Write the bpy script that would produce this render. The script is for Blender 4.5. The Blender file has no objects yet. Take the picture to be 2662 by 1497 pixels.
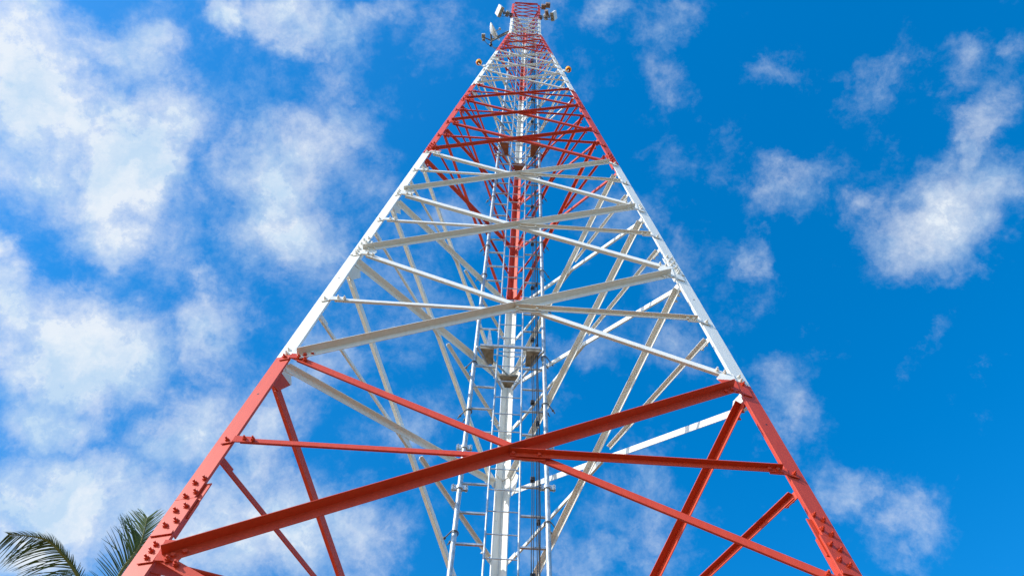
import bpy, math, random
from mathutils import Vector as V, Matrix
random.seed(7)
R = math.radians
C = bpy.context.scene.collection
S = bpy.context.scene

# ------------------------------------------------------------------ camera
CAM = V((-0.14773451, -6.56047908, 1.57081586))
CR = V((0.99809912, -0.05765391, 0.02177533))
CU = V((-0.06111755, -0.88054426, 0.47000686))
CF = V((0.00792359, 0.47044429, 0.88239412))
FPX = 2276.325                       # focal length, in pixels of a 2662 wide picture
cam = bpy.data.cameras.new('camera')
cam.sensor_width = 36.0
cam.lens = FPX / 2662 * 36
cam.clip_start = 0.05
cam.clip_end = 5000
co = bpy.data.objects.new('camera', cam)
co.matrix_world = Matrix((
    (CR.x, CU.x, -CF.x, CAM.x), (CR.y, CU.y, -CF.y, CAM.y), (CR.z, CU.z, -CF.z, CAM.z), (0, 0, 0, 1)))
C.objects.link(co)
S.camera = co


def sky_dir(px, py):
    """direction in the sky of a point of the 2576 x 1449 view"""
    d = CR * (px / 0.9677 - 1331) - CU * (py / 0.9677 - 748.5) + CF * FPX
    return d.normalized()


# ------------------------------------------------------------------ light
SUN = V((-0.72, -0.42, 0.56)).normalized()
sl = bpy.data.lights.new('sun', 'SUN')
sl.energy = 4.2
sl.angle = R(0.5)
sl.color = (1.0, 0.955, 0.88)
so = bpy.data.objects.new('sun', sl)
so.rotation_euler = SUN.to_track_quat('Z', 'Y').to_euler()
so.location = (0, 0, 60)
C.objects.link(so)
S.view_settings.view_transform = 'Standard'
S.view_settings.look = 'None'
S.view_settings.exposure = 0
S.view_settings.gamma = 1
S.view_settings.use_curve_mapping = False

# clouds: centre, half axes and slant in the 2576 x 1449 view -> directions; density
CLOUDS = [
    (60, 200, 200, 330, 0, 1.1), (270, 110, 200, 120, 15, .78), (330, 400, 170, 220, 20, 1.15), (440, 300, 140, 110, 30, .7),
    (290, 590, 140, 120, 0, .95), (690, 430, 210, 170, 0, .84), (730, 580, 170, 140, 0, .86), (800, 190, 120, 110, 40, .6),
    (880, 310, 120, 110, 0, .6), (545, 30, 70, 80, 30, .95), (730, 40, 230, 85, 5, .85), (920, 30, 110, 60, 0, .55),
    (525, 820, 140, 140, 0, .86), (520, 690, 80, 60, 0, .7), (0, 640, 80, 100, 0, .95), (190, 900, 240, 190, 10, 1.15), (20, 790, 130, 150, 0, 1.05),
    (150, 1050, 170, 110, 0, .95), (150, 1250, 220, 160, 10, 1.05), (60, 1400, 260, 130, 0, 1.0), (470, 1080, 150, 150, 0, .88),
    (450, 1300, 240, 210, 0, .88), (700, 1340, 280, 180, 0, .86), (900, 1370, 170, 150, 0, .72), (640, 1150, 160, 180, 0, .72),
    (830, 880, 160, 110, 0, .6), (1010, 1050, 150, 110, 0, .55), (1100, 150, 160, 120, 0, .5), (1030, 30, 120, 80, 0, .5),
    (1190, 520, 140, 110, 0, .55), (1330, 60, 120, 200, 0, .46), (1650, 85, 90, 80, 0, .62), (1645, 200, 90, 50, 0, .5), (1540, 60, 80, 60, 0, .45),
    (1925, 185, 80, 40, 15, .55), (2200, 190, 150, 90, -50, .72), (2400, 140, 75, 130, -15, .58), (2360, 540, 190, 130, -45, 1.02),
    (2470, 370, 65, 160, 18, .74), (2330, 420, 110, 80, 20, .62), (2400, 690, 80, 60, 0, .6), (1990, 490, 120, 80, -35, .74), (2170, 515, 55, 55, 0, .58), (1905, 625, 45, 50, 0, .6),
    (1640, 400, 60, 90, -20, .46), (1690, 660, 90, 140, 20, .5), (1980, 1030, 170, 75, 42, .76), (2138, 1230, 105, 100, 0, .84),
    (2270, 1310, 105, 80, 20, .72), (2240, 1400, 60, 60, 0, .5), (2360, 840, 60, 90, 20, .56), (2290, 920, 40, 60, 20, .5), (1610, 1240, 150, 130, 0, .64),
    (1450, 880, 180, 110, 0, .58), (1500, 1400, 220, 90, 0, .56), (1710, 890, 120, 120, 30, .56), (2560, 120, 35, 60, 0, .42), (1540, 560, 140, 120, 0, .52),
    (1780, 1290, 70, 60, 0, .5), (2555, 900, 40, 80, 0, .45), (420, 600, 900, 1000, 0, .46),
]
w = bpy.data.worlds.new('World')
S.world = w
w.use_nodes = True
nt = w.node_tree
nt.nodes.clear()


def N(t, tree=None, **kw):
    n = (tree or nt).nodes.new(t)
    for k, v in kw.items():
        setattr(n, k, v)
    return n


def math_(op, a, b=None, c=None, clamp=False, tree=None):
    tr = tree or nt
    n = tr.nodes.new('ShaderNodeMath')
    n.operation = op
    n.use_clamp = clamp
    for i, x in enumerate((a, b, c)):
        if x is None:
            continue
        if isinstance(x, (int, float)):
            n.inputs[i].default_value = x
        else:
            tr.links.new(x, n.inputs[i])
    return n.outputs[0]


sky = N('ShaderNodeTexSky', sky_type='NISHITA')
sky.sun_disc = False
sky.sun_elevation = math.asin(SUN.z)
sky.sun_rotation = math.atan2(SUN.x, SUN.y)
sky.air_density = 1.0
sky.dust_density = 0.6
sky.ozone_density = 3.0
sat = N('ShaderNodeHueSaturation')
sat.inputs['Saturation'].default_value = 1.41
sat.inputs['Hue'].default_value = 0.497
sat.inputs['Value'].default_value = 3.0
nt.links.new(sky.outputs[0], sat.inputs['Color'])
tc = N('ShaderNodeTexCoord')
D = tc.outputs['Generated']
# warp the direction a little so cloud outlines are ragged
nw = N('ShaderNodeTexNoise')
nw.inputs['Scale'].default_value = 9
nw.inputs['Detail'].default_value = 9
nw.inputs['Roughness'].default_value = .62
nt.links.new(D, nw.inputs['Vector'])
vs = N('ShaderNodeVectorMath', operation='SUBTRACT')
nt.links.new(nw.outputs['Color'], vs.inputs[0])
vs.inputs[1].default_value = (.5, .5, .5)
vm = N('ShaderNodeVectorMath', operation='MULTIPLY_ADD')
nt.links.new(vs.outputs[0], vm.inputs[0])
vm.inputs[1].default_value = (.15, .15, .15)
nt.links.new(D, vm.inputs[2])
DW = vm.outputs[0]
acc = None
for (cx, cy, rx, ry, an, amp) in CLOUDS:
    if cx > 1560:
        amp, rx, ry = amp * .77, rx * 1.1, ry * 1.1
    c = sky_dir(cx, cy)
    ca, sa = math.cos(R(an)), math.sin(R(an))
    e1 = sky_dir(cx + rx * ca, cy + rx * sa) - c
    e2 = sky_dir(cx - ry * sa, cy + ry * ca) - c
    e1 -= c * e1.dot(c)
    e2 -= c * e2.dot(c)
    a = e1 / e1.length_squared
    b = e2 / e2.length_squared
    dot = []
    for vec in (a, b):
        dn = N('ShaderNodeVectorMath', operation='DOT_PRODUCT')
        nt.links.new(DW, dn.inputs[0])
        dn.inputs[1].default_value = vec
        dot.append(dn.outputs['Value'])
    r2 = math_('MULTIPLY_ADD', dot[0], dot[0], math_('MULTIPLY', dot[1], dot[1]))
    g = math_('POWER', 2.7183, math_('MULTIPLY', r2, -0.85))
    g = math_('MULTIPLY', g, amp)
    acc = g if acc is None else math_('SMOOTH_MAX', acc, g, .12)
n1 = N('ShaderNodeTexNoise')
n1.inputs['Scale'].default_value = 10
n1.inputs['Detail'].default_value = 11
n1.inputs['Roughness'].default_value = .69
n1.inputs['Distortion'].default_value = .12
nt.links.new(D, n1.inputs['Vector'])
dens = math_('ADD', acc, math_('MULTIPLY', math_('SUBTRACT', n1.outputs['Fac'], .5), 1.45))
n3 = N('ShaderNodeTexNoise')
n3.inputs['Scale'].default_value = 42
n3.inputs['Detail'].default_value = 8
n3.inputs['Roughness'].default_value = .62
n3.inputs['Distortion'].default_value = 1.2
nt.links.new(DW, n3.inputs['Vector'])
dens = math_('ADD', dens, math_('MULTIPLY', math_('SUBTRACT', n3.outputs['Fac'], .5), .28))
mr = N('ShaderNodeMapRange', interpolation_type='SMOOTHSTEP')
nt.links.new(dens, mr.inputs['Value'])
mr.inputs['From Min'].default_value = .2
mr.inputs['From Max'].default_value = 1.2
mr.inputs['To Max'].default_value = .97
# the billows' own light and dark
n2 = N('ShaderNodeTexNoise')
n2.inputs['Scale'].default_value = 16
n2.inputs['Detail'].default_value = 7
n2.inputs['Roughness'].default_value = .55
nt.links.new(DW, n2.inputs['Vector'])
cr = N('ShaderNodeValToRGB')
cr.color_ramp.elements[0].position = .37
cr.color_ramp.elements[0].color = (.57, .745, .93, 1)
cr.color_ramp.elements[1].position = .60
cr.color_ramp.elements[1].color = (.86, .92, .98, 1)
nt.links.new(n2.outputs['Fac'], cr.inputs['Fac'])
gain = N('ShaderNodeMix', data_type='RGBA', blend_type='MULTIPLY')
gain.inputs['Factor'].default_value = 1
nt.links.new(cr.outputs['Color'], gain.inputs['A'])
gain.inputs['B'].default_value = (10, 10, 10, 1)
core = N('ShaderNodeMapRange', interpolation_type='SMOOTHSTEP')
nt.links.new(dens, core.inputs['Value'])
core.inputs['From Min'].default_value = .62
core.inputs['From Max'].default_value = .98
core.inputs['To Max'].default_value = .93
alpha = math_('MAXIMUM', mr.outputs['Result'], core.outputs['Result'])
mx = N('ShaderNodeMix', data_type='RGBA')
nt.links.new(alpha, mx.inputs['Factor'])
nt.links.new(sat.outputs['Color'], mx.inputs['A'])
nt.links.new(gain.outputs['Result'], mx.inputs['B'])
bg = N('ShaderNodeBackground')
bg.inputs['Strength'].default_value = .1
nt.links.new(mx.outputs['Result'], bg.inputs['Color'])
wo = N('ShaderNodeOutputWorld')
nt.links.new(bg.outputs[0], wo.inputs['Surface'])
w.cycles.sampling_method = 'MANUAL'
w.cycles.sample_map_resolution = 512

# ------------------------------------------------------------------ tower dimensions
Z0 = 9.3
LZ = {-2: 0.0, -1: 3.15, 0: 6.30, 1: 9.30, 2: 12.104, 3: 14.585, 4: 16.957, 5: 19.158, 6: 21.222, 7: 22.911, 8: 24.731,
      9: 26.258, 10: 27.734, 11: 28.87, 12: 29.95, 13: 30.97}
for i in range(1, 5):
    LZ[13 + i] = 30.97 + 2.803 * i / 4
    LZ[17 + i] = 33.773 + 2.652 * i / 4
TOP = 21
ZK = Z0 + 22.157
WT = 1.0762
K = (5 - WT) / 22.157
BANDS = [LZ[1], LZ[4], LZ[7], LZ[10], LZ[13], LZ[17]]


def width(z):
    return 5 - (min(z, ZK) - Z0) * K


def corner(k, z):
    wd = width(z)
    s = wd / math.sqrt(3)
    return V(((-wd / 2, -s / 2, z), (wd / 2, -s / 2, z), (0, s, z))[k])


def legw(z):
    for lim, v in ((6.9, .20), (12.4, .172), (17.4, .155), (21.5, .142), (26, .13), (31, .11)):
        if z < lim:
            return v
    return .095


# ------------------------------------------------------------------ materials
def mat(name):
    m = bpy.data.materials.new(name)
    m.use_nodes = True
    t = m.node_tree
    return m, t, t.nodes['Principled BSDF']


def paint(name='banded_tower_paint', fixed=None):
    """red and white obstruction paint in horizontal bands, with faint weathering"""
    m, t, p = mat(name)
    geo = N('ShaderNodeNewGeometry', t)
    sp = N('ShaderNodeSeparateXYZ', t)
    t.links.new(geo.outputs['Position'], sp.inputs[0])
    no = N('ShaderNodeTexNoise', t)
    no.inputs['Scale'].default_value = 25
    t.links.new(geo.outputs['Position'], no.inputs['Vector'])
    z = math_('ADD', sp.outputs['Z'], math_('MULTIPLY', math_('SUBTRACT', no.outputs['Fac'], .5), .02, tree=t), tree=t)
    s = None
    for i, b in enumerate(BANDS):
        g = math_('GREATER_THAN', z, b, tree=t)
        s = g if s is None else math_('ADD', s, g, tree=t)
    white = math_('MODULO', s, 2.0, tree=t)
    mp = N('ShaderNodeMapping', t)
    mp.inputs['Scale'].default_value = (9, 9, 1.2)
    t.links.new(geo.outputs['Position'], mp.inputs['Vector'])
    wn = N('ShaderNodeTexNoise', t)
    wn.inputs['Scale'].default_value = 3
    wn.inputs['Detail'].default_value = 6
    wn.inputs['Roughness'].default_value = .65
    t.links.new(mp.outputs[0], wn.inputs['Vector'])

    def ramp(c0, c1):
        r = N('ShaderNodeValToRGB', t)
        r.color_ramp.elements[0].position = .32
        r.color_ramp.elements[0].color = (*c0, 1)
        r.color_ramp.elements[1].position = .68
        r.color_ramp.elements[1].color = (*c1, 1)
        t.links.new(wn.outputs['Fac'], r.inputs['Fac'])
        return r.outputs['Color']
    mixn = N('ShaderNodeMix', t, data_type='RGBA')
    if fixed is None:
        t.links.new(white, mixn.inputs['Factor'])
    else:
        mixn.inputs['Factor'].default_value = fixed
    t.links.new(ramp((.57, .052, .016), (.65, .068, .023)), mixn.inputs['A'])
    t.links.new(ramp((.74, .725, .665), (.82, .805, .75)), mixn.inputs['B'])
    # small dark chips and runs
    ch = N('ShaderNodeTexNoise', t)
    ch.inputs['Scale'].default_value = 22
    ch.inputs['Detail'].default_value = 3
    t.links.new(geo.outputs['Position'], ch.inputs['Vector'])
    cm = N('ShaderNodeMapRange', t)
    t.links.new(ch.outputs['Fac'], cm.inputs['Value'])
    cm.inputs['From Min'].default_value = .735
    cm.inputs['From Max'].default_value = .76
    cm.inputs['To Max'].default_value = .55
    m2 = N('ShaderNodeMix', t, data_type='RGBA')
    t.links.new(cm.outputs[0], m2.inputs['Factor'])
    t.links.new(mixn.outputs['Result'], m2.inputs['A'])
    m2.inputs['B'].default_value = (.25, .16, .11, 1)
    t.links.new(m2.outputs['Result'], p.inputs['Base Color'])
    p.inputs['Roughness'].default_value = .5
    p.inputs['Specular IOR Level'].default_value = .42
    bp = N('ShaderNodeBump', t)
    bp.inputs['Strength'].default_value = .05
    bp.inputs['Distance'].default_value = .01
    bn = N('ShaderNodeTexNoise', t)
    bn.inputs['Scale'].default_value = 9
    bn.inputs['Detail'].default_value = 1
    t.links.new(geo.outputs['Position'], bn.inputs['Vector'])
    t.links.new(bn.outputs['Fac'], bp.inputs['Height'])
    t.links.new(bp.outputs[0], p.inputs['Normal'])
    return m


def noisy(name, c0, c1, scale=12, rough=.5, metal=0.0, bump=0.0, stretch=(1, 1, 1)):
    m, t, p = mat(name)
    geo = N('ShaderNodeTexCoord', t)
    mp = N('ShaderNodeMapping', t)
    mp.inputs['Scale'].default_value = stretch
    t.links.new(geo.outputs['Object'], mp.inputs['Vector'])
    n = N('ShaderNodeTexNoise', t)
    n.inputs['Scale'].default_value = scale
    n.inputs['Detail'].default_value = 5
    n.inputs['Roughness'].default_value = .6
    t.links.new(mp.outputs[0], n.inputs['Vector'])
    r = N('ShaderNodeValToRGB', t)
    r.color_ramp.elements[0].position = .35
    r.color_ramp.elements[0].color = (*c0, 1)
    r.color_ramp.elements[1].position = .65
    r.color_ramp.elements[1].color = (*c1, 1)
    t.links.new(n.outputs['Fac'], r.inputs['Fac'])
    t.links.new(r.outputs['Color'], p.inputs['Base Color'])
    p.inputs['Roughness'].default_value = rough
    p.inputs['Metallic'].default_value = metal
    if bump:
        b = N('ShaderNodeBump', t)
        b.inputs['Strength'].default_value = bump
        t.links.new(n.outputs['Fac'], b.inputs['Height'])
        t.links.new(b.outputs[0], p.inputs['Normal'])
    return m


M = {}
M['paint'] = paint()
M['red'] = paint('red_tower_paint', 0.0)
M['white'] = paint('white_tower_paint', 1.0)
M['galv'] = noisy('galvanised_steel', (.36, .40, .42), (.60, .63, .64), 16, .42, .55)
M['darksteel'] = noisy('dull_dark_steel', (.12, .12, .115), (.2, .195, .18), 20, .55, .4)
M['pan'] = noisy('weathered_plate', (.17, .135, .085), (.40, .36, .28), 9, .7)
M['cable'] = noisy('black_cable_sheath', (.018, .018, .02), (.04, .04, .042), 30, .45)
M['radome'] = noisy('white_radome', (.74, .76, .75), (.82, .83, .82), 8, .4)
M['case'] = noisy('grey_equipment_case', (.33, .33, .30), (.46, .46, .43), 14, .5)
M['brick'] = noisy('brown_equipment_case', (.22, .15, .12), (.30, .21, .17), 14, .6)
M['amber'] = noisy('amber_lens', (.88, .36, .006), (.95, .44, .012), 14, .4)
for n_ in M['amber'].node_tree.nodes:
    if n_.type == 'BSDF_PRINCIPLED':
        n_.inputs['Subsurface Weight'].default_value = .8
        n_.inputs['Subsurface Scale'].default_value = .12
        n_.inputs['Specular IOR Level'].default_value = .2
M['lampdark'] = noisy('lamp_underside', (.10, .035, .01), (.22, .08, .02), 20, .4)
M['trunk'] = noisy('palm_bark', (.20, .165, .125), (.33, .29, .235), 6, .85, 0, .5, (1, 1, 7))
M['rachis'] = noisy('palm_midrib', (.10, .12, .025), (.20, .20, .05), 14, .5)
M['leaf'] = noisy('palm_leaflet', (.034, .080, .014), (.085, .150, .026), 6, .5)
M['ground'] = noisy('sandy_ground', (.19, .095, .022), (.28, .155, .042), .35, .9, 0, .2)
M['concrete'] = noisy('concrete', (.38, .37, .34), (.48, .47, .44), 5, .85)


# ------------------------------------------------------------------ mesh helpers
class MB:
    def __init__(s):
        s.v = []
        s.f = []

    def box(s, o, x, y, z, ux=V((1, 0, 0)), uy=V((0, 1, 0)), uz=V((0, 0, 1))):
        b = len(s.v)
        for a in (0, 1):
            for c in (0, 1):
                for d in (0, 1):
                    s.v.append(o + ux * (x[a]) + uy * (y[c]) + uz * (z[d]))
        for q in ((0, 1, 3, 2), (4, 6, 7, 5), (0, 4, 5, 1), (2, 3, 7, 6), (0, 2, 6, 4), (1, 5, 7, 3)):
            s.f.append(tuple(b + i for i in q))
        return s

    def prism(s, ring0, ring1):
        b = len(s.v)
        n = len(ring0)
        s.v += ring0 + ring1
        for i in range(n):
            j = (i + 1) % n
            s.f.append((b + i, b + j, b + n + j, b + n + i))
        s.f.append(tuple(b + n - 1 - i for i in range(n)))
        s.f.append(tuple(b + n + i for i in range(n)))
        return s

    def angle(s, p0, p1, d1, d2, w1, w2, t, w1e=None):
        """L section: heel along p0-p1, flanges along d1 and d2"""
        def ring(p, a, b_):
            return [p, p + d1 * a, p + d1 * a + d2 * t, p + d1 * t + d2 * t, p + d1 * t + d2 * b_, p + d2 * b_]
        return s.prism(ring(p0, w1, w2), ring(p1, w1e or w1, w1e or w2))

    def tube(s, pts, r, n=8):
        rings = []
        for i, p in enumerate(pts):
            d = (pts[min(i + 1, len(pts) - 1)] - pts[max(i - 1, 0)]).normalized()
            a = d.orthogonal().normalized() if not rings else None
            if rings:
                a = (last - d * last.dot(d)).normalized()
            last = a
            b_ = d.cross(a)
            rr = r[i] if isinstance(r, (list, tuple)) else r
            rings.append([p + (a * math.cos(2 * math.pi * k / n) + b_ * math.sin(2 * math.pi * k / n)) * rr for k in range(n)])
        b0 = len(s.v)
        for g in rings:
            s.v += g
        for i in range(len(rings) - 1):
            for k in range(n):
                l = (k + 1) % n
                s.f.append((b0 + i * n + k, b0 + i * n + l, b0 + (i + 1) * n + l, b0 + (i + 1) * n + k))
        s.f.append(tuple(b0 + n - 1 - k for k in range(n)))
        s.f.append(tuple(b0 + (len(rings) - 1) * n + k for k in range(n)))
        return s

    def lathe(s, o, ax, prof, n=20):
        """profile of (distance along ax, radius)"""
        a = ax.orthogonal().normalized()
        b_ = ax.cross(a)
        b0 = len(s.v)
        for (h, r) in prof:
            for k in range(n):
                s.v.append(o + ax * h + (a * math.cos(2 * math.pi * k / n) + b_ * math.sin(2 * math.pi * k / n)) * max(r, 1e-4))
        m_ = len(prof)
        for i in range(m_ - 1):
            for k in range(n):
                l = (k + 1) % n
                s.f.append((b0 + i * n + k, b0 + i * n + l, b0 + (i + 1) * n + l, b0 + (i + 1) * n + k))
        return s

    def plate(s, poly, nrm, t):
        return s.prism([p.copy() for p in poly], [p + nrm * t for p in poly])

    def merge(s, o):
        b = len(s.v)
        s.v += o.v
        s.f += [tuple(b + i for i in q) for q in o.f]
        return s

    def build(s, name, m, parent=None, smooth=False, bevel=0.0):
        me = bpy.data.meshes.new(name)
        off = parent.location if parent is not None and parent.parent is None else V((0, 0, 0))
        if parent is not None and parent.parent is not None:
            off = parent.parent.location
        me.from_pydata([tuple(p - off) for p in s.v], [], s.f)
        me.update()
        import bmesh
        bm = bmesh.new()
        bm.from_mesh(me)
        bmesh.ops.recalc_face_normals(bm, faces=bm.faces)
        bm.to_mesh(me)
        bm.free()
        for mm in (m if isinstance(m, (list, tuple)) else [m]):
            me.materials.append(mm)
        if smooth:
            me.polygons.foreach_set('use_smooth', [True] * len(me.polygons))
        o = bpy.data.objects.new(name, me)
        C.objects.link(o)
        if parent is not None:
            o.parent = parent
        if bevel:
            b = o.modifiers.new('edge', 'BEVEL')
            b.width = bevel
            b.segments = 1
            b.limit_method = 'ANGLE'
        if smooth:
            try:
                me.set_sharp_from_angle(angle=R(40))
            except Exception:
                pass
        return o


def tag(o, label, cat, group=None):
    o['label'] = label
    o['category'] = cat
    if group:
        o['group'] = group
    return o


def thing(name, loc, label, cat, group=None):
    o = bpy.data.objects.new(name, None)
    o.empty_display_size = .2
    o.location = loc
    C.objects.link(o)
    return tag(o, label, cat, group)


def px_size(p, r):
    d = p - CAM
    z = d.dot(CF)
    if z <= 0.1:
        return -1
    x = 1331 + FPX * d.dot(CR) / z
    y = 748.5 - FPX * d.dot(CU) / z
    if not (-30 < x < 2692 and -30 < y < 1527):
        return -1
    return r * FPX / z


# ------------------------------------------------------------------ ground
def ground():
    b = MB()
    n = 24
    ext = [-400, -150, -60, -25, -12] + [-8 + i for i in range(17)] + [12, 25, 60, 150, 400]
    k = len(ext)
    for y in ext:
        for x in ext:
            b.v.append(V((x, y, random.uniform(-.02, .0) if max(abs(x), abs(y)) < 300 else -.02)))
    for j in range(k - 1):
        for i in range(k - 1):
            b.f.append((j * k + i, j * k + i + 1, (j + 1) * k + i + 1, (j + 1) * k + i))
    o = b.build('ground', M['ground'], None, True)
    o['kind'] = 'structure'


ground()

# ------------------------------------------------------------------ tower
tower = thing('lattice_tower', V((0, 0, 0)),
              'tall three legged lattice tower of bolted steel angles painted in red and white bands', 'tower')
PARTS = []        # (name, screen size, MB, bolts) sorted and limited at the end


def leg_axis(k, z):
    return (corner(k, z + .5) - corner(k, z)).normalized() if z + .5 < ZK or z > ZK else (corner(k, ZK) - corner(k, ZK - 1)).normalized()


def leg_dirs(k):
    """flange directions of leg k: 45 degrees each side of the line to the tower's centre"""
    c = -V((corner(k, 10).x, corner(k, 10).y, 0)).normalized()
    out = []
    for s in (-1, 1):
        a = s * R(45)
        out.append(V((c.x * math.cos(a) - c.y * math.sin(a), c.x * math.sin(a) + c.y * math.cos(a), 0)))
    return out            # [turned clockwise, turned counter-clockwise]


# legs, with their splices; one mesh per leg
SPL = [6.95, 12.42, 17.35, 21.55, 26.6, 31.3]
BOLTS = []      # (pos, normal, along, scale, host key)
HEX = [(math.cos(R(60 * i)), math.sin(R(60 * i))) for i in range(6)]


def bolt_mesh(p, n, sc, head=False):
    b = MB()
    a = n.orthogonal().normalized()
    c = n.cross(a)
    rot = random.uniform(0, 1)
    ca, sa = math.cos(rot), math.sin(rot)
    a, c = a * ca + c * sa, c * ca - a * sa

    def hexr(h, r):
        return [p + n * h + (a * x + c * y) * r for x, y in HEX]
    b.prism(hexr(0, .030 * sc), hexr(.005 * sc, .030 * sc))
    b.prism(hexr(.0055 * sc, .024 * sc), hexr(.024 * sc, .023 * sc))
    if not head:
        b.prism(hexr(.0245 * sc, .0125 * sc), hexr(.048 * sc, .0115 * sc))
    return b


legs = []
for k in range(3):
    b = MB()
    d1, d2 = leg_dirs(k)
    zs = [0] + [z for z in SPL if z < ZK] + [ZK] + [z for z in SPL if z > ZK] + [LZ[TOP] + .12]
    zs = sorted(set(zs))
    for z0, z1 in zip(zs[:-1], zs[1:]):
        wl = legw((z0 + z1) / 2)
        inset = 0.0
        b.angle(corner(k, z0), corner(k, z1), d1, d2, wl, wl, .022 if wl > .16 else .014)
    o = b.build('leg', M['paint'], tower, bevel=.003)
    legs.append(o)
    # base plate with gussets
    bb = MB()
    c0 = corner(k, 0)
    bb.box(V((c0.x, c0.y, 0)), (-.3, .3), (-.3, .3), (.30, .34))
    bb.build('base_plate', M['paint'], tower)
    cap = MB()
    cap.box(V((c0.x, c0.y, 0)), (-.55, .55), (-.55, .55), (-.4, .3))
    fo = cap.build('footing', M['concrete'], tower)

# spare bolt holes, seen as dark spots
for k, d_i in ((0, None), (1, None)):
    d = max(leg_dirs(k), key=lambda q: q.dot(corner(1 - k, 9) - corner(k, 9)))
    for zh in (8.55, 11.3, 15.6):
        la = leg_axis(k, zh)
        on = V((0, -1, 0))
        on = (on - d * on.dot(d) - la * on.dot(la)).normalized()
        p_ = corner(k, zh) + d * legw(zh) * .5
        MB().lathe(p_, on, [(.0, 0), (.0015, .011), (.0016, 0)], 10).build('bolt_hole', M['cable'], tower)

# the three faces
FACES = [(0, 1), (1, 2), (2, 0)]         # left, right end as seen from outside


def pw(i):
    for lim, v in ((0, .11), (1, .10), (2, .092), (3, .082), (4, .068), (5, .058), (6, .052), (7, .047), (10, .042), (13, .037)):
        if i <= lim:
            return v
    return .031


GUS = {}


def add_part(name, size_pt, r, mb, bolts=(), m='paint'):
    mb.m = m
    PARTS.append([name, max([px_size(p, r) for p in (size_pt if isinstance(size_pt, list) else [size_pt])]), mb, list(bolts)])


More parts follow.
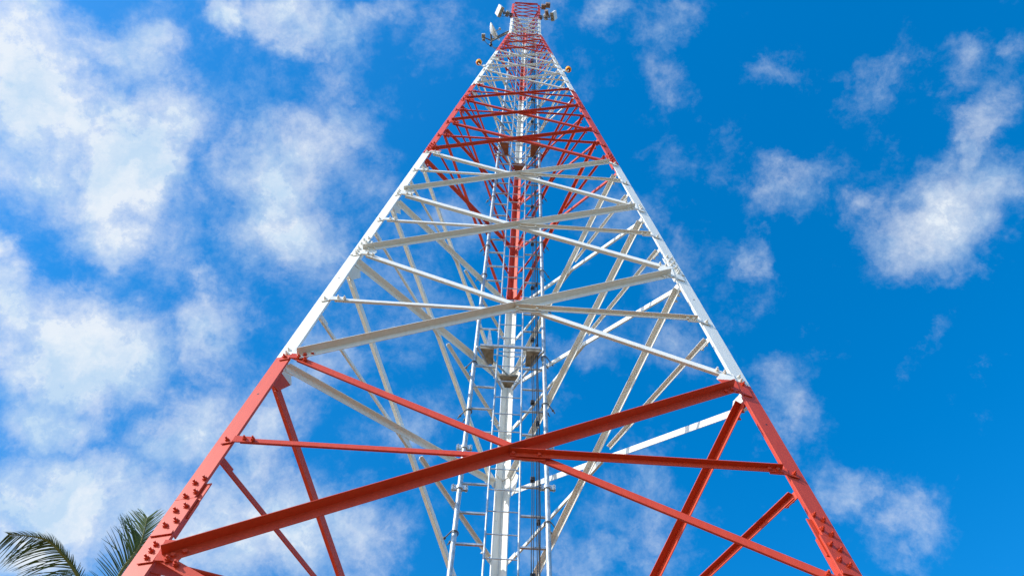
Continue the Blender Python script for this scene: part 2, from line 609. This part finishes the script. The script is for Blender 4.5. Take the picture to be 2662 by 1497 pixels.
for fi, (ka, kb) in enumerate(FACES):
    for i in range(-2, TOP):
        z0, z1 = LZ[i], LZ[i + 1]
        a0, b0, a1, b1 = corner(ka, z0), corner(kb, z0), corner(ka, z1), corner(kb, z1)
        H = (b0 - a0).normalized()                       # along the face, left to right
        U = ((a1 + b1) / 2 - (a0 + b0) / 2).normalized()  # up the face
        NO = H.cross(U).normalized()                      # outward
        t = .009 if i < 4 else .007
        g = 0.26 * legw((z0 + z1) / 2) + .012             # gusset plane stands proud of the corner line
        wb = pw(i)
        wl = legw((z0 + z1) / 2)
        col = 'white' if sum(1 for b_ in BANDS if (z0 + z1) / 2 > b_) % 2 else 'red'
        e = wl * .95 + .035                               # where braces begin, from the corner
        dz = .10 if i < 4 else (.07 if i < 10 else .045)
        dlo = dz * .9
        sh = .17 if i <= 1 else (.08 if i == 2 else (.05 if i == 3 else .025))
        # '/' brace: outside of the gusset, outstanding flange outwards along its top edge
        p0 = a0 + H * (e + (.05 if i < 2 else 0)) + U * (dlo - sh) + NO * (g + .012)
        p1 = b1 - H * e - U * (dz * .55 + sh * .8) + NO * (g + .012)
        ax = (p1 - p0).normalized()
        up = (U - ax * U.dot(ax)).normalized()
        off = up * (wb * .5)
        wb0 = wb
        wb = wb0 * .88
        off = up * (wb * .5)
        m1 = MB().angle(p0 + off, p1 + off, -up, NO, wb, wb, t)
        bl = []
        sc = .86 if i < 2 else (.8 if i < 5 else .62)
        if i < 9:
            for q in ((p0 + ax * .07), (p0 + ax * .155), (p1 - ax * .07), (p1 - ax * .155)):
                bl.append((q - up * wb * .08 + NO * t, NO, sc, True))
        add_part('diagonal_brace', [p0.lerp(p1, s_) for s_ in (.1, .3, .5, .7, .9)], wb, m1, bl, col)
        # '\' brace: inside of the gusset, outstanding flange inwards along its bottom edge
        q0 = a1 + H * e - U * dz * .55 + NO * g
        q1 = b0 - H * e + U * dlo + NO * g
        ax2 = (q1 - q0).normalized()
        up2 = (U - ax2 * U.dot(ax2)).normalized()
        wb = wb0 * (.74 if i < 2 else .92)
        off2 = up2 * (wb * .5)
        m2 = MB().angle(q0 + off2, q1 + off2, -up2, -NO, wb, wb, t)
        bl = []
        if i < 9:
            for q in ((q0 + ax2 * .07), (q0 + ax2 * .155), (q1 - ax2 * .07), (q1 - ax2 * .155)):
                bl.append((q + NO * .012, NO, sc, False))
        add_part('diagonal_brace', [q0.lerp(q1, s_) for s_ in (.1, .3, .5, .7, .9)], wb, m2, bl, col)
        wb = wb0
        # crossing height
        wa, wbm = (b0 - a0).length, (b1 - a1).length
        s_ = wa / (wa + wbm)
        zc = z0 + (z1 - z0) * s_ + dz * .2 - sh * .9
        ca_, cb_ = corner(ka, zc), corner(kb, zc)
        cm = (ca_ + cb_) / 2
        if i < 13:
            wh = wb * (.53 if i < 4 else .6)
            lw = legw(zc)
            eh = lw * .95 + .05
            # left strut, inside
            h0 = ca_ + H * eh + NO * g
            h1 = cm - H * (.10 + wb) + NO * g
            m3 = MB().angle(h0 + U * wh * .5, h1 + U * wh * .5, -U, -NO, wh, wh, t)
            bl = [(h0 + H * d_ + NO * .012, NO, sc * .92, False) for d_ in ((.05, .125) if i < 9 else ())]
            add_part('horizontal_strut', [h0.lerp(h1, s2) for s2 in (.1, .5, .9)], wh, m3, bl, col)
            # right strut, outside
            k0 = cm - H * .015 + NO * (g + .012 + t + .002)
            k1 = cb_ - H * eh + NO * (g + .012)
            k0.z -= wb * .05
            m4 = MB().angle(k0 + U * wh * .42, k1 + U * wh * .5, -U, NO, wh, wh, t)
            bl = [(k1 - H * d_ + NO * t, NO, sc * .92, True) for d_ in ((.05, .125) if i < 9 else ())]
            if i < 9:
                for d_ in (.03, .26 if i < 4 else .18):
                    bl.append((k0 + H * d_ + NO * (t - .001) - U * wh * .05, NO, sc * .92, True))
            add_part('horizontal_strut', [k0.lerp(k1, s2) for s2 in (.1, .5, .9)], wh, m4, bl, col)
            # spacer plate behind the crossing
            sp = MB().plate([cm + H * -.02 - U * .06 + NO * (g + .0125), cm + H * .3 - U * .06 + NO * (g + .0125),
                             cm + H * .3 + U * .03 + NO * (g + .0125), cm + H * -.02 + U * .03 + NO * (g + .0125)], -NO, .012)
            if i < 6:
                add_part('gusset_plate', [cm], .12, sp)
            # bent mid gussets
            for side, kk, hd, c_ in ((0, ka, H, ca_), (1, kb, -H, cb_)):
                dl = [d for d in leg_dirs(kk) if d.dot(hd) > .5 and abs(d.dot(NO)) < .5]
                dl = max(leg_dirs(kk), key=lambda d: d.dot(hd))
                la = leg_axis(kk, zc)
                hh = .075 if i < 4 else .05
                # leg part lies on the flange's outer side
                f0 = c_ + dl * lw * .42 + NO * .004
                f1 = c_ + dl * (lw + .0) + NO * .006
                fb = V((f1.x, f1.y, f1.z))
                on = NO - dl * NO.dot(dl)
                on.normalize()
                f0 += on * .003
                gb = MB().plate([f0 - la * hh * .6, f1 - la * hh * .6, f1 + la * hh * .6, f0 + la * hh * .6], on, .010)
                ext = .17 if i < 4 else .14
                e0 = c_ + hd * (lw * .97) + NO * g
                gb.plate([e0 - U * hh * .6, e0 + hd * ext - U * hh * .55, e0 + hd * ext + U * hh * .55, e0 + U * hh * .6], NO, .0115)
                bl = [(c_ + dl * lw * .68 + on * .014, on, sc, False)] if i < 10 else []
                add_part('gusset_plate', [c_], .1, gb, bl)
    # main gussets at every level
    for i in range(-2, TOP + 1):
        z = LZ[i]
        for side, kk in ((0, ka), (1, kb)):
            oth = kb if side == 0 else ka
            c_ = corner(kk, z)
            hd = (corner(oth, z) - c_).normalized()
            zz = min(z, LZ[TOP] - .5)
            U = ((corner(ka, zz + .4) + corner(kb, zz + .4)) / 2 - (corner(ka, zz) + corner(kb, zz)) / 2).normalized()
            H = (corner(kb, z) - corner(ka, z)).normalized()
            NO = H.cross(U).normalized()
            lw = legw(z)
            g = 0.26 * lw + .012
            dl = max(leg_dirs(kk), key=lambda d: d.dot(hd))
            on = (NO - dl * NO.dot(dl)).normalized()
            la = leg_axis(kk, z)
            hh = .19 if i < 4 else (.13 if i < 10 else .06)
            f0 = c_ + dl * lw * .38 + on * .004
            f1 = c_ + dl * lw * 1.0 + on * .004
            lo, hi = (-.55, .62)
            if side == 1:
                lo -= (.16 if i <= 2 else .06) / hh
            gb = MB().plate([f0 + la * hh * lo, f1 + la * hh * lo, f1 + la * hh * hi, f0 + la * hh * hi], on, .010)
            ext = .17 if i < 4 else (.17 if i < 10 else .08)
            e0 = c_ + hd * (lw * .96) + NO * g
            gb.plate([e0 + U * hh * lo, e0 + hd * ext * (.5 if side else 1) + U * hh * lo * .95, e0 + hd * (ext + .03) + U * hh * .05, e0 + hd * ext * .8 + U * hh * hi, e0 + U * hh * hi], NO, .0115)
            bl = []
            sc = .86 if i < 2 else (.8 if i < 5 else .62)
            if i < 10:
                for u_ in (-.3, .08, .45):
                    bl.append((c_ + dl * lw * .66 + la * hh * u_ + on * .014, on, sc, False))
            elif i < 17:
                bl.append((c_ + dl * lw * .66 + on * .014, on, .6, False))
            add_part('gusset_plate', [c_], .15, gb, bl)

# leg splices: cover plates with bolts on both flanges
for k in range(3):
    for z in SPL[:5]:
        lw = legw(z - .3)
        sc = .86 if z < 10 else (.8 if z < 20 else .62)
        hl = .42 if z < 10 else (.34 if z < 20 else .26)
        la = leg_axis(k, z)
        c_ = corner(k, z)
        cin = -V((c_.x, c_.y, 0)).normalized()
        b = MB()
        bl = []
        for d in leg_dirs(k):
            on = (-cin - d * (-cin).dot(d)).normalized()
            # inner cover plate, a little wider than the flange
            f0 = c_ + d * lw * .18 - on * .024
            f1 = c_ + d * (lw + .018) - on * .024
            b.plate([f0 - la * hl * .55, f1 - la * hl * .55, f1 + la * hl * .5, f0 + la * hl * .5], -on, .012)
            # lower outside strip
            f0 = c_ + d * lw * .1 + on * .003
            f1 = c_ + d * (lw * .98) + on * .003
            b.plate([f0 - la * (hl + .03), f1 - la * (hl + .03), f1 - la * hl * .98, f0 - la * hl * .98], on, .012)
            for row in range(4):
                for col in range(2):
                    if row == 2 and col == 0 and z > 20:
                        continue
                    bl.append((c_ + d * lw * (.42 + .34 * col) + la * hl * (-.78 + .42 * row + .1 * col) + on * .003, on, sc, False))
        add_part('splice_plate', [c_], .2, b, bl)

# ring frames of the head (top)
for fi, (ka, kb) in enumerate(FACES):
    for z in (LZ[TOP] + .05,):
        a, b_ = corner(ka, z), corner(kb, z)
        H = (b_ - a).normalized()
        NO = H.cross(V((0, 0, 1)))
        m_ = MB().angle(a + H * .1 + NO * .035, b_ - H * .1 + NO * .035, V((0, 0, -1)), NO, .06, .05, .007)
        add_part('horizontal_strut', [(a + b_) / 2], .06, m_)

LIM = 98
by = {}
for p_ in PARTS:
    by.setdefault(p_[0], []).append(p_)
nb = []
for name, lst in by.items():
    lst.sort(key=lambda q: -q[1])
    rest = MB()
    for j, (nm, sz, mb, bl) in enumerate(lst):
        if j < LIM:
            o = mb.build(nm, M[mb.m], tower, bevel=.0015 if sz > 8 else 0)
            for q in bl:
                nb.append((px_size(q[0], .05), q, o))
        else:
            rest.merge(mb)
            for q in bl:
                nb.append((px_size(q[0], .05), q, None))
    if rest.v:
        o = rest.build(name, M['paint'], tower)
        o['kind'] = 'stuff'
nb.sort(key=lambda q: -q[0])
rest = MB()
cnt = 0
for sz, (p, n, sc, head), host in nb:
    b = bolt_mesh(p, n, sc, head)
    if cnt < LIM and host is not None and sz > 0:
        b.build('bolt', M['paint'], host)
        cnt += 1
    else:
        rest.merge(b)
o = rest.build('bolt', M['paint'], tower)
o['kind'] = 'stuff'

# ------------------------------------------------------------------ climbing ladder with side frames
YL0, SY = 1.65, -.075


def ladder_pt(which, z):
    """z above level 1"""
    zz = min(z, 22.0)
    x = {'rl': -.21 + .0009 * zz, 'rr': .230 - .005 * zz, 'pl': -.615 + .0083 * zz, 'pr': .616 - .0095 * zz}[which]
    return V((x, YL0 + SY * zz, z + Z0))


ladder = thing('climbing_ladder', V((0, 2.3, 0)),
               'galvanised ladder with wide side frames running up inside the tower by its rear leg', 'ladder')
ZB, ZT = -9.2, 26.6


def seg(which, dy=0.0):
    return [ladder_pt(which, z) + V((0, dy, 0)) for z in (ZB, 22.0, ZT)]


for wch in ('rl', 'rr'):
    MB().tube(seg(wch), .0145, 8).build('rail', M['galv'], ladder, True)
for wch in ('pl', 'pr'):
    zt = 21.5 if wch == 'pl' else 21.0
    MB().tube([ladder_pt(wch, ZB), ladder_pt(wch, zt)], .036, 12).build('pipe', M['galv'], ladder, True)
z = ZB + .1
rungs = []
while z < ZT - .1:
    a, b_ = ladder_pt('rl', z), ladder_pt('rr', z)
    ex = (b_ - a).normalized()
    rungs.append(('rung', MB().tube([a + ex * .012, b_ - ex * .012], .0095, 6), px_size((a + b_) / 2, .2)))
    z += .395
z = ZB + .25
side = []
while z < 21:
    for p_, r_ in (('pl', 'rl'), ('pr', 'rr')):
        a, b_ = ladder_pt(p_, z), ladder_pt(r_, z)
        ex = (b_ - a).normalized()
        mb = MB().box(a, (.03, (b_ - a).length - .018), (-.006, .022), (-.014, .014), ex, V((0, 1, 0)), V((0, 0, 1)))
        side.append(('side_rung', mb, px_size((a + b_) / 2, .2)))
    z += .53
for lst in (rungs, side):
    lst.sort(key=lambda q: -q[2])
    rest = MB()
    for j, (nm, mb, sz) in enumerate(lst):
        if j < 98:
            mb.build(nm, M['galv'], ladder)
        else:
            rest.merge(mb)
    if rest.v:
        o = rest.build(lst[0][0], M['galv'], ladder)
        o['kind'] = 'stuff'


def flange_clamp(pt):
    b = MB()
    b.lathe(pt, V((0, 0, 1)), [(-.03, .037), (-.03, .052), (.03, .052), (.03, .037)], 14)
    for sx in (-1, 1):
        b.box(pt, (.045 * sx if sx > 0 else -.115, .115 if sx > 0 else -.045), (-.02, -.008), (-.045, .045))
        b.box(pt, (.045 * sx if sx > 0 else -.115, .115 if sx > 0 else -.045), (.004, .016), (-.045, .045))
        for sz in (-.025, .025):
            b.tube([pt + V((sx * .09, -.045, sz)), pt + V((sx * .09, .04, sz))], .009, 6)
    return b


for wch, zz in (('pl', 1.55), ('pl', 2.35), ('pr', 1.65), ('pr', 2.45), ('pl', 13.2), ('pl', 12.75), ('pr', 12.95), ('pr', 13.4)):
    flange_clamp(ladder_pt(wch, zz)).build('pipe_clamp', M['galv'], ladder)
for wch, sgn in (('pl', -1), ('pr', 1)):
    for zz in (-2.6, -.45, .75, 3.15, 4.35, 5.9, 7.1, 8.2, 9.3, 10.4, 11.3, 14.6, 15.9):
        if wch == 'pr':
            zz += .25
        p_ = ladder_pt(wch, zz)
        b = MB()
        # U bolt round the pipe, legs through the brace behind
        dirn = V((sgn * .6, .75, -.1)).normalized()
        sid = V((0, 0, 1)).cross(dirn).normalized()
        pts = [p_ + sid * .05 + dirn * .20]
        for q in range(9):
            a = math.pi * q / 8
            pts.append(p_ + sid * .05 * math.cos(a) - dirn * .05 * math.sin(a))
        pts.append(p_ - sid * .05 + dirn * .20)
        b.tube(pts, .009, 6)
        for s_ in (-1, 1):
            b.lathe(p_ + sid * .05 * s_ + dirn * .13, dirn, [(0, .001), (0, .021), (.02, .021), (.02, .001)], 6)
        b.build('u_bolt', M['darksteel'], ladder)

# ------------------------------------------------------------------ resting platforms
def platform(z, label, rust):
    zz = z + Z0
    hy = corner(2, zz).y
    yl = YL0 + SY * z
    root = thing('rest_platform', V((0, yl, zz)), label, 'platform', 'rest platforms in the rear corner of the tower')
    t30 = math.tan(R(30))

    def hw(y):
        return (hy - y) * t30 - .05
    m = M['pan'] if not rust else M['rustpan']
    fr = MB()
    yf = hy - 1.27
    yr = hy - .72
    ye = hy - .44
    # front bar across the ladder, edge bars along the corner, bent bar round the leg
    fr.box(V((0, yf, zz)), (-.50, .50), (-.03, .0), (-.024, .024))
    for s in (-1, 1):
        a = V((s * .56, yf + .02, zz))
        e = V((s * .085, ye, zz))
        d = (e - a).normalized()
        sd = V((0, 0, 1)).cross(d)
        fr.box(a, (0, (e - a).length), (-.012, .012), (-.03, .03), d, sd, V((0, 0, 1)))
    for dz_ in (.42,):
        pts = [V((-.46, yf + .12, zz + .04)), V((-.05, ye - .20, zz + dz_ * .45)), V((0, ye - .16, zz + dz_ * .47)), V((.05, ye - .20, zz + dz_ * .45)), V((.46, yf + .12, zz + .04))]
        fr.tube(pts, .017, 6)
        pts = [V((-.32, yf + .3, zz + .25)), V((-.05, ye - .05, zz + .95)), V((0, ye - .02, zz + .97)), V((.05, ye - .05, zz + .95)), V((.32, yf + .3, zz + .25))]
        fr.tube(pts, .013, 6)
    fr.build('frame', M['galv'], root)

    def pan(poly):
        b = MB().plate([V((x, y, zz - .012)) for x, y in poly], V((0, 0, 1)), .006)
        # turned-up rim
        for q in range(len(poly)):
            p0, p1 = V((*poly[q], zz)), V((*poly[(q + 1) % len(poly)], zz))
            d = (p1 - p0).normalized()
            b.box(p0, (0, (p1 - p0).length), (0, .005), (-.02, .035), d, V((0, 0, 1)).cross(d), V((0, 0, 1)))
        b.build('floor_pan', m, root)
    pan([(-.165, yr), (.165, yr), (.05, ye - .04), (-.05, ye - .04)])
    pan([(-.50, yf + .04), (-.27, yf + .04), (-.27, yf + .34), (-.35, yf + .34)])
    pan([(.27, yf + .04), (.50, yf + .04), (.35, yf + .34), (.27, yf + .34)])
    # upright guard plate
    MB().plate([V((-.40, yf + .03, zz + .03)), V((-.29, yf + .03, zz + .03)), V((-.36, yf + .03, zz + .62)), V((-.38, yf + .03, zz + .62))], V((0, 1, 0)), .006).build('guard_plate', M['galv'], root)
    return root


M['rustpan'] = noisy('rusty_plate', (.24, .10, .055), (.38, .17, .10), 9, .7)
platform(4.62, 'galvanised rest platform with grey brown pans, in the lowest white band', False)
platform(12.7, 'rest platform with rusty red pans, higher up inside the second red band', True)

# ------------------------------------------------------------------ cables on the right side frame
CABS = [(.40, .0, .006, 24.5), (.425, .02, .0055, 23.0), (.468, .0, .006, 24.9), (.488, .018, .006, 23.5), (.505, -.004, .0095, 22.6)]
CL = ['leftmost thin black feeder cable tied to the right side frame of the ladder',
      'thin black cable just right of the leftmost cable beside the ladder',
      'thin black cable in the middle of the five running beside the ladder',
      'thin black cable just left of the thickest one beside the ladder',
      'thickest and rightmost black cable running up the side frame beside the ladder']
for j, (x, dy, r, top) in enumerate(CABS):
    root = thing('feeder_cable', V((x, YL0 + .7, 0)), CL[j], 'cable', 'black cables tied to the right side frame')
    pts = []
    z = ZB
    ph = random.uniform(0, 6)
    while z < top:
        f = (x - .23) / .386
        a, b_ = ladder_pt('rr', z), ladder_pt('pr', min(z, 21))
        p_ = V((a.x + (b_.x - a.x) * f + .006 * math.sin(z * 1.3 + ph) + .004 * math.sin(z * 3.1 + ph), a.y - .035 - dy, z + Z0))
        pts.append(p_)
        z += .3
    MB().tube(pts, r, 6).build('sheath', M['cable'], root, True)
    if j in (1, 4):
        z = -3.2
        q = 0
        while z < 20:
            a, b_ = ladder_pt('rr', z), ladder_pt('pr', z)
            f = (x - .23) / .386 - (.04 if j == 1 else .05)
            p_ = V((a.x + (b_.x - a.x) * f, a.y - .04, z + Z0 + (.3 if j == 4 else 0)))
            s_ = .034 if j == 1 else .026
            bx = MB().box(p_, (-s_, s_), (-.03, .03), (-.035, .035))
            bx.tube([p_ + V((0, -.03, 0)), p_ + V((0, -.055, 0))], .01, 6)
            bx.build('cable_clamp', M['cable'], root, bevel=.004)
            z += 1.65 if j == 1 else 1.95
            q += 1


# ------------------------------------------------------------------ obstruction lamps
def lamp(p, leg, label):
    root = thing('obstruction_lamp', p, label, 'lamp', 'amber obstruction lamps on the legs')
    b = MB()
    b.lathe(p, V((0, 0, 1)), [(-.035, .045), (-.04, .062), (-.02, .078), (.03, .085), (.10, .078), (.15, .055), (.165, .02), (.166, .0)], 24)
    b.build('lens', M['amber'], root, True)
    b = MB()
    b.lathe(p, V((0, 0, 1)), [(-.05, 0), (-.05, .045), (-.036, .05), (-.030, .046)], 24)
    b.build('lamp_base', M['lampdark'], root, True)
    b = MB()
    q = p + V((0, 0, -.06))
    d = V((leg.x - q.x, leg.y - q.y, 0))
    b.tube([q + V((0, 0, .02)), q + V((0, 0, -.05)), q + d * .25 + V((0, 0, -.085)), q + d * 1.02 + V((0, 0, -.12))], .013, 8)
    b.box(V((leg.x, leg.y, q.z - .12)), (-.03, .03), (-.04, -.012), (-.10, .10))
    b.build('bracket', M['radome'], root)


lamp(V((-1.235, -.68, 25.50)), corner(0, 25.3), 'amber obstruction lamp on the left leg, high in the second white band')
lamp(V((1.215, -.64, 25.50)), corner(1, 25.3), 'amber obstruction lamp on the right leg, high in the second white band')


# ------------------------------------------------------------------ antennas
def mount(root, p, leg, n=2, sep=.16):
    b = MB()
    for s in ([-1, 1] if n == 2 else [0]):
        b.tube([p + V((0, 0, s * sep)), V((leg.x, leg.y, p.z + s * sep))], .018, 8)
        b.box(V((leg.x, leg.y, p.z + s * sep)), (-.05, .05), (-.05, .05), (-.03, .03))
    b.tube([p + V((0, 0, -sep - .14)), p + V((0, 0, sep + .14))], .028, 10)
    b.build('mounting_arm', M['darksteel'], root)


def panel(p, axis, leg, wid, hgt, label, twin):
    root = thing('panel_antenna', p, label, 'antenna')
    ax = axis.normalized()
    Z = V((0, 0, 1))
    sd = Z.cross(ax).normalized()
    up = ax.cross(sd).normalized()
    o = p + ax * .13
    MB().box(o, (.02, .115), (-wid, wid), (-hgt, hgt), ax, sd, up).build('radome', M['radome'], root, bevel=.012)
    b = MB().box(o, (.0, .125), (-wid * 1.03, wid * 1.03), (-hgt - .03, -hgt + .004), ax, sd, up)  # darker slab puts the shade of the panel's bottom face into colour
    for q in (-.5, .1, .55):
        b.box(o, (.03, .10), (wid * q - .025, wid * q + .025), (-hgt - .055, -hgt - .03), ax, sd, up)
    b.build('base_plate', M['case'], root)
    b = MB().box(o, (-.03, .02), (-wid * .45, wid * .45), (-.05, .05), ax, sd, up)
    b.tube([o - ax * .02, p], .02, 8)
    b.build('tilt_bracket', M['darksteel'], root)
    mount(root, p, leg)
    for k_, (oa, os_) in enumerate(((-.12, .02), (-.06, -.13)) if twin else ((-.14, .0),)):
        c_ = p + ax * oa + sd * os_ + Z * (.02 - .1 * k_)
        b = MB().box(c_, (-.06, .06), (-.10, .10), (-.13, .13), ax, sd, Z)
        for q in range(5):
            b.box(c_, (-.085, -.062), (-.09 + q * .042, -.08 + q * .042), (-.12, .12), ax, sd, Z)
            b.box(c_, (-.05, .05), (-.08 + q * .036, -.07 + q * .036), (-.15, -.132), ax, sd, Z)
        b.build('radio_unit', M['case'] if k_ == 0 else M['brick'], root, bevel=.006)
    b = MB()
    for q in (-1, 1):
        a0 = o + ax * .05 + sd * wid * .5 * q - up * (hgt + .05)
        a1 = p - ax * .12 + sd * .05 * q - Z * .15
        b.tube([a0, a0 - Z * .12, (a0 + a1) / 2 - Z * .2, a1 - Z * .1, a1], .009, 6)
    b.build('jumper_cable', M['cable'], root, True)
    return root


panel(V((-.80, -.40, 34.25)), V((-.93, -.36, -.40)), corner(0, 34.25), .185, .16,
      'white panel antenna with one radio box, on the left leg near the top', False)
panel(V((.84, -.38, 34.2)), V((.97, -.22, -.38)), corner(1, 34.2), .15, .17,
      'white panel antenna with two radio boxes, on the right leg near the top', True)
# two brown boxes at the very top right
root = thing('equipment_box', V((.62, -.36, 36.05)), 'pair of brown equipment boxes clamped side by side to the top of the right leg', 'equipment box')
for dx, dy, s_ in ((.04, .0, .085), (.205, -.07, .085)):
    c_ = V((.62 + dx, -.36 + dy, 36.05))
    b = MB().box(c_, (-s_, s_), (-s_, s_), (-.14, .14))
    b.box(c_, (-s_ * .7, s_ * .7), (-s_ * .7, s_ * .7), (-.16, -.142))
    b.build('case', M['brick'], root, bevel=.01)
MB().tube([V((.50, -.30, 36.05)), V((.83, -.44, 36.05))], .016, 8).build('mounting_arm', M['darksteel'], root)

# big dish
pd = V((-1.02, -.16, 31.75))
root = thing('dish_antenna', pd, 'large pale parabolic dish seen from behind, on long arms left of the tower waist', 'antenna')
ax = V((.86, -.50, .05)).normalized()
o_ = pd + V((-.06, -.02, .03))
R_ = .33
prof = []
for q in range(9):
    r = R_ * q / 8
    prof.append((.15 * (r / R_) ** 2 - .075, r))
back = [(h - .004, r) for h, r in prof]
MB().lathe(o_, ax, back + [(.085, R_ * 1.015), (.085, R_ * .985)] + [(h + .006, r * .98) for h, r in prof[::-1]], 36).build('reflector', M['radome'], root, True)
b = MB()
b.tube([o_ + ax * -.1, o_ + ax * .26], .012, 8)
b.lathe(o_ + ax * .24, ax, [(0, 0), (0, .045), (.05, .05), (.06, 0)], 16)
b.build('feed_horn', M['case'], root)
lg = corner(0, 31.3)
b = MB()
for dz_, dy_ in ((.16, .0), (-.12, .04)):
    b.tube([V((lg.x, lg.y + .02, 31.45 + dz_)), pd + V((-.10, .22, dz_ - .1))], .024, 8)
b.tube([pd + V((-.10, .22, -.42)), pd + V((-.10, .22, .28))], .03, 10)
b.tube([pd + V((-.10, .22, -.05)), o_ - ax * .09], .03, 8)
b.tube([pd + V((-.10, .22, -.12)), pd + V((-.36, .13, -.1))], .02, 8)
b.build('mounting_arm', M['darksteel'], root)
b = MB().box(pd + V((-.38, .10, -.02)), (-.06, .06), (-.07, .07), (-.08, .08))
b.box(pd + V((-.36, .20, -.12)), (-.05, .05), (-.04, .04), (-.06, .06))
b.build('radio_unit', M['case'], root, bevel=.008)
b = MB().lathe(pd + V((-.10, .30, -.42)), V((0, 0, 1)), [(-.06, 0), (-.055, .04), (-.02, .058), (.03, .058), (.06, .04), (.062, 0)], 14)
b.tube([pd + V((-.36, .2, -.16)), pd + V((-.22, .28, -.40)), pd + V((-.10, .30, -.42))], .011, 6)
for dz_ in (-.12, -.2):
    b.tube([pd + V((-.10, .30, -.46)), pd + V((.05, .32, -.62 + dz_)), pd + V((.2, .25, -.72 + dz_)), V((lg.x, lg.y + .08, 30.7 + dz_))], .010, 6)
b.build('cable_loop', M['cable'], root, True)


# ------------------------------------------------------------------ coconut palm beyond the left leg
def bez(P, t):
    if len(P) == 5:                       # smooth curve through five points
        k = min(int(t * 4), 3)
        f = t * 4 - k
        q = [P[max(k - 1, 0)], P[k], P[k + 1], P[min(k + 2, 4)]]
        return (q[1] * 2 + (q[2] - q[0]) * f + (q[0] * 2 - q[1] * 5 + q[2] * 4 - q[3]) * f * f + (q[1] * 3 - q[0] - q[2] * 3 + q[3]) * f ** 3) * .5
    a, b_, c, d = P
    u = 1 - t
    return a * u ** 3 + b_ * 3 * u * u * t + c * 3 * u * t * t + d * t ** 3


def frond(root, P, ln, hang, npair=70, start=.16, sides=(1, 1), ruf=.25, nrm=None):
    rb = MB()
    n = 22
    pts = [bez(P, i / n) for i in range(n + 1)]
    rb.tube(pts, [.030 * (1 - i / n) ** .8 + .004 for i in range(n + 1)], 6)
    nf = len(rb.f)
    for i in range(npair):
        t = start + (1 - start) * (i + .5) / npair
        p = bez(P, t)
        d = (bez(P, min(t + .01, 1)) - bez(P, t - .01)).normalized()
        sdv = (nrm or V((0, 0, 1))).cross(d).normalized() if nrm is None else (nrm - d * nrm.dot(d)).normalized()
        for k_, s in enumerate((-1, 1)):
            if not sides[k_]:
                continue
            L = ln * sides[k_] * (math.sin(math.pi * min(1, .18 + .82 * (t - start) / (1 - start) * .93)) ** .6) * random.uniform(.85, 1.1)
            fw = .45 + .55 * t + random.uniform(-.08, .08)
            v = (sdv * s + d * fw + V((0, 0, .15))).normalized()
            v = (v + V([random.uniform(-1, 1) for _ in range(3)]) * .07).normalized()
            wd = .0075 * random.uniform(.8, 1.15)
            q = p.copy()
            b0 = len(rb.v)
            segs = 5
            kink = random.random() < .12
            for j in range(segs + 1):
                f = j / segs
                ww = wd * (1 - f) ** .65 * (1 if j else .6) + .0012
                acr = v.cross(d).cross(v)
                acr = (d - v * d.dot(v)).normalized()
                rb.v += [q - acr * ww, q + acr * ww]
                v = (v + V((0, 0, -hang * (.5 + f))) + (V((0, 0, -.5)) if kink and j == 2 else V((0, 0, 0)))).normalized()
                q = q + v * (L / segs)
            for j in range(segs):
                rb.f.append((b0 + 2 * j, b0 + 2 * j + 1, b0 + 2 * j + 3, b0 + 2 * j + 2))
    me = bpy.data.meshes.new('frond')
    off = root.location
    me.from_pydata([tuple(p - off) for p in rb.v], [], rb.f)
    me.materials.append(M['rachis'])
    me.materials.append(M['leaf'])
    for i, pl in enumerate(me.polygons):
        pl.material_index = 0 if i < nf else 1
        pl.use_smooth = True
    me.update()
    o = bpy.data.objects.new('frond', me)
    C.objects.link(o)
    o.parent = root
    return o


def at(px, py, dist):
    d = CR * (px - 1331) - CU * (py - 748.5) + CF * FPX
    return CAM + d.normalized() * dist


crown = at(258, 1625, 14.0)
palm = thing('palm_tree', V((crown.x - .38, crown.y + .52, 0)), 'coconut palm with feathery green fronds behind the left leg of the tower', 'tree')
tr = []
for i in range(14):
    f = i / 13
    tr.append(V((crown.x - .38 + .38 * f ** 1.5, crown.y + .52 - .52 * f ** 1.5, (crown.z - .1) * f)))
MB().tube(tr, [.21 - .07 * (i / 13) + (.07 if i == 0 else 0) for i in range(14)], 14).build('trunk', M['trunk'], palm, True)


# the two fronds that stand above the rest: an arching one to the left, an upright one to the right
frond(palm, [crown, at(205, 1500, 13.95), at(160, 1437, 14.0), at(112, 1399, 14.1), at(22, 1388, 14.3)], .86, .17, 70, .12, (1, .3))
frond(palm, [crown, at(309, 1497, 14.0), at(348, 1440, 14.05), at(368, 1405, 14.1), at(383, 1345, 14.2)], .56, .05, 70, .12, (1, .9))
for i in range(15):
    az = i * 2.399 + .7
    L = random.uniform(1.9, 2.5)
    rise = random.uniform(.05, .45)
    hx = V((math.cos(az), math.sin(az), 0))
    if hx.y < -.2:
        rise *= .3
        L *= .9
    frond(palm, [crown, crown + hx * L * .3 + V((0, 0, rise)), crown + hx * L * .75 + V((0, 0, rise * .6 - .1)), crown + hx * L + V((0, 0, -.9 - random.random() * .6))], .6, .12, 46)
b = MB()
for i in range(7):
    a = i * .9
    b.lathe(crown + V((math.cos(a) * .17, math.sin(a) * .17, -.24 - .05 * (i % 2))), V((0, 0, 1)), [(-.11, 0), (-.09, .05), (-.02, .095), (.05, .085), (.1, .03), (.11, 0)], 10)
b.build('coconut_cluster', M['rachis'], palm, True)
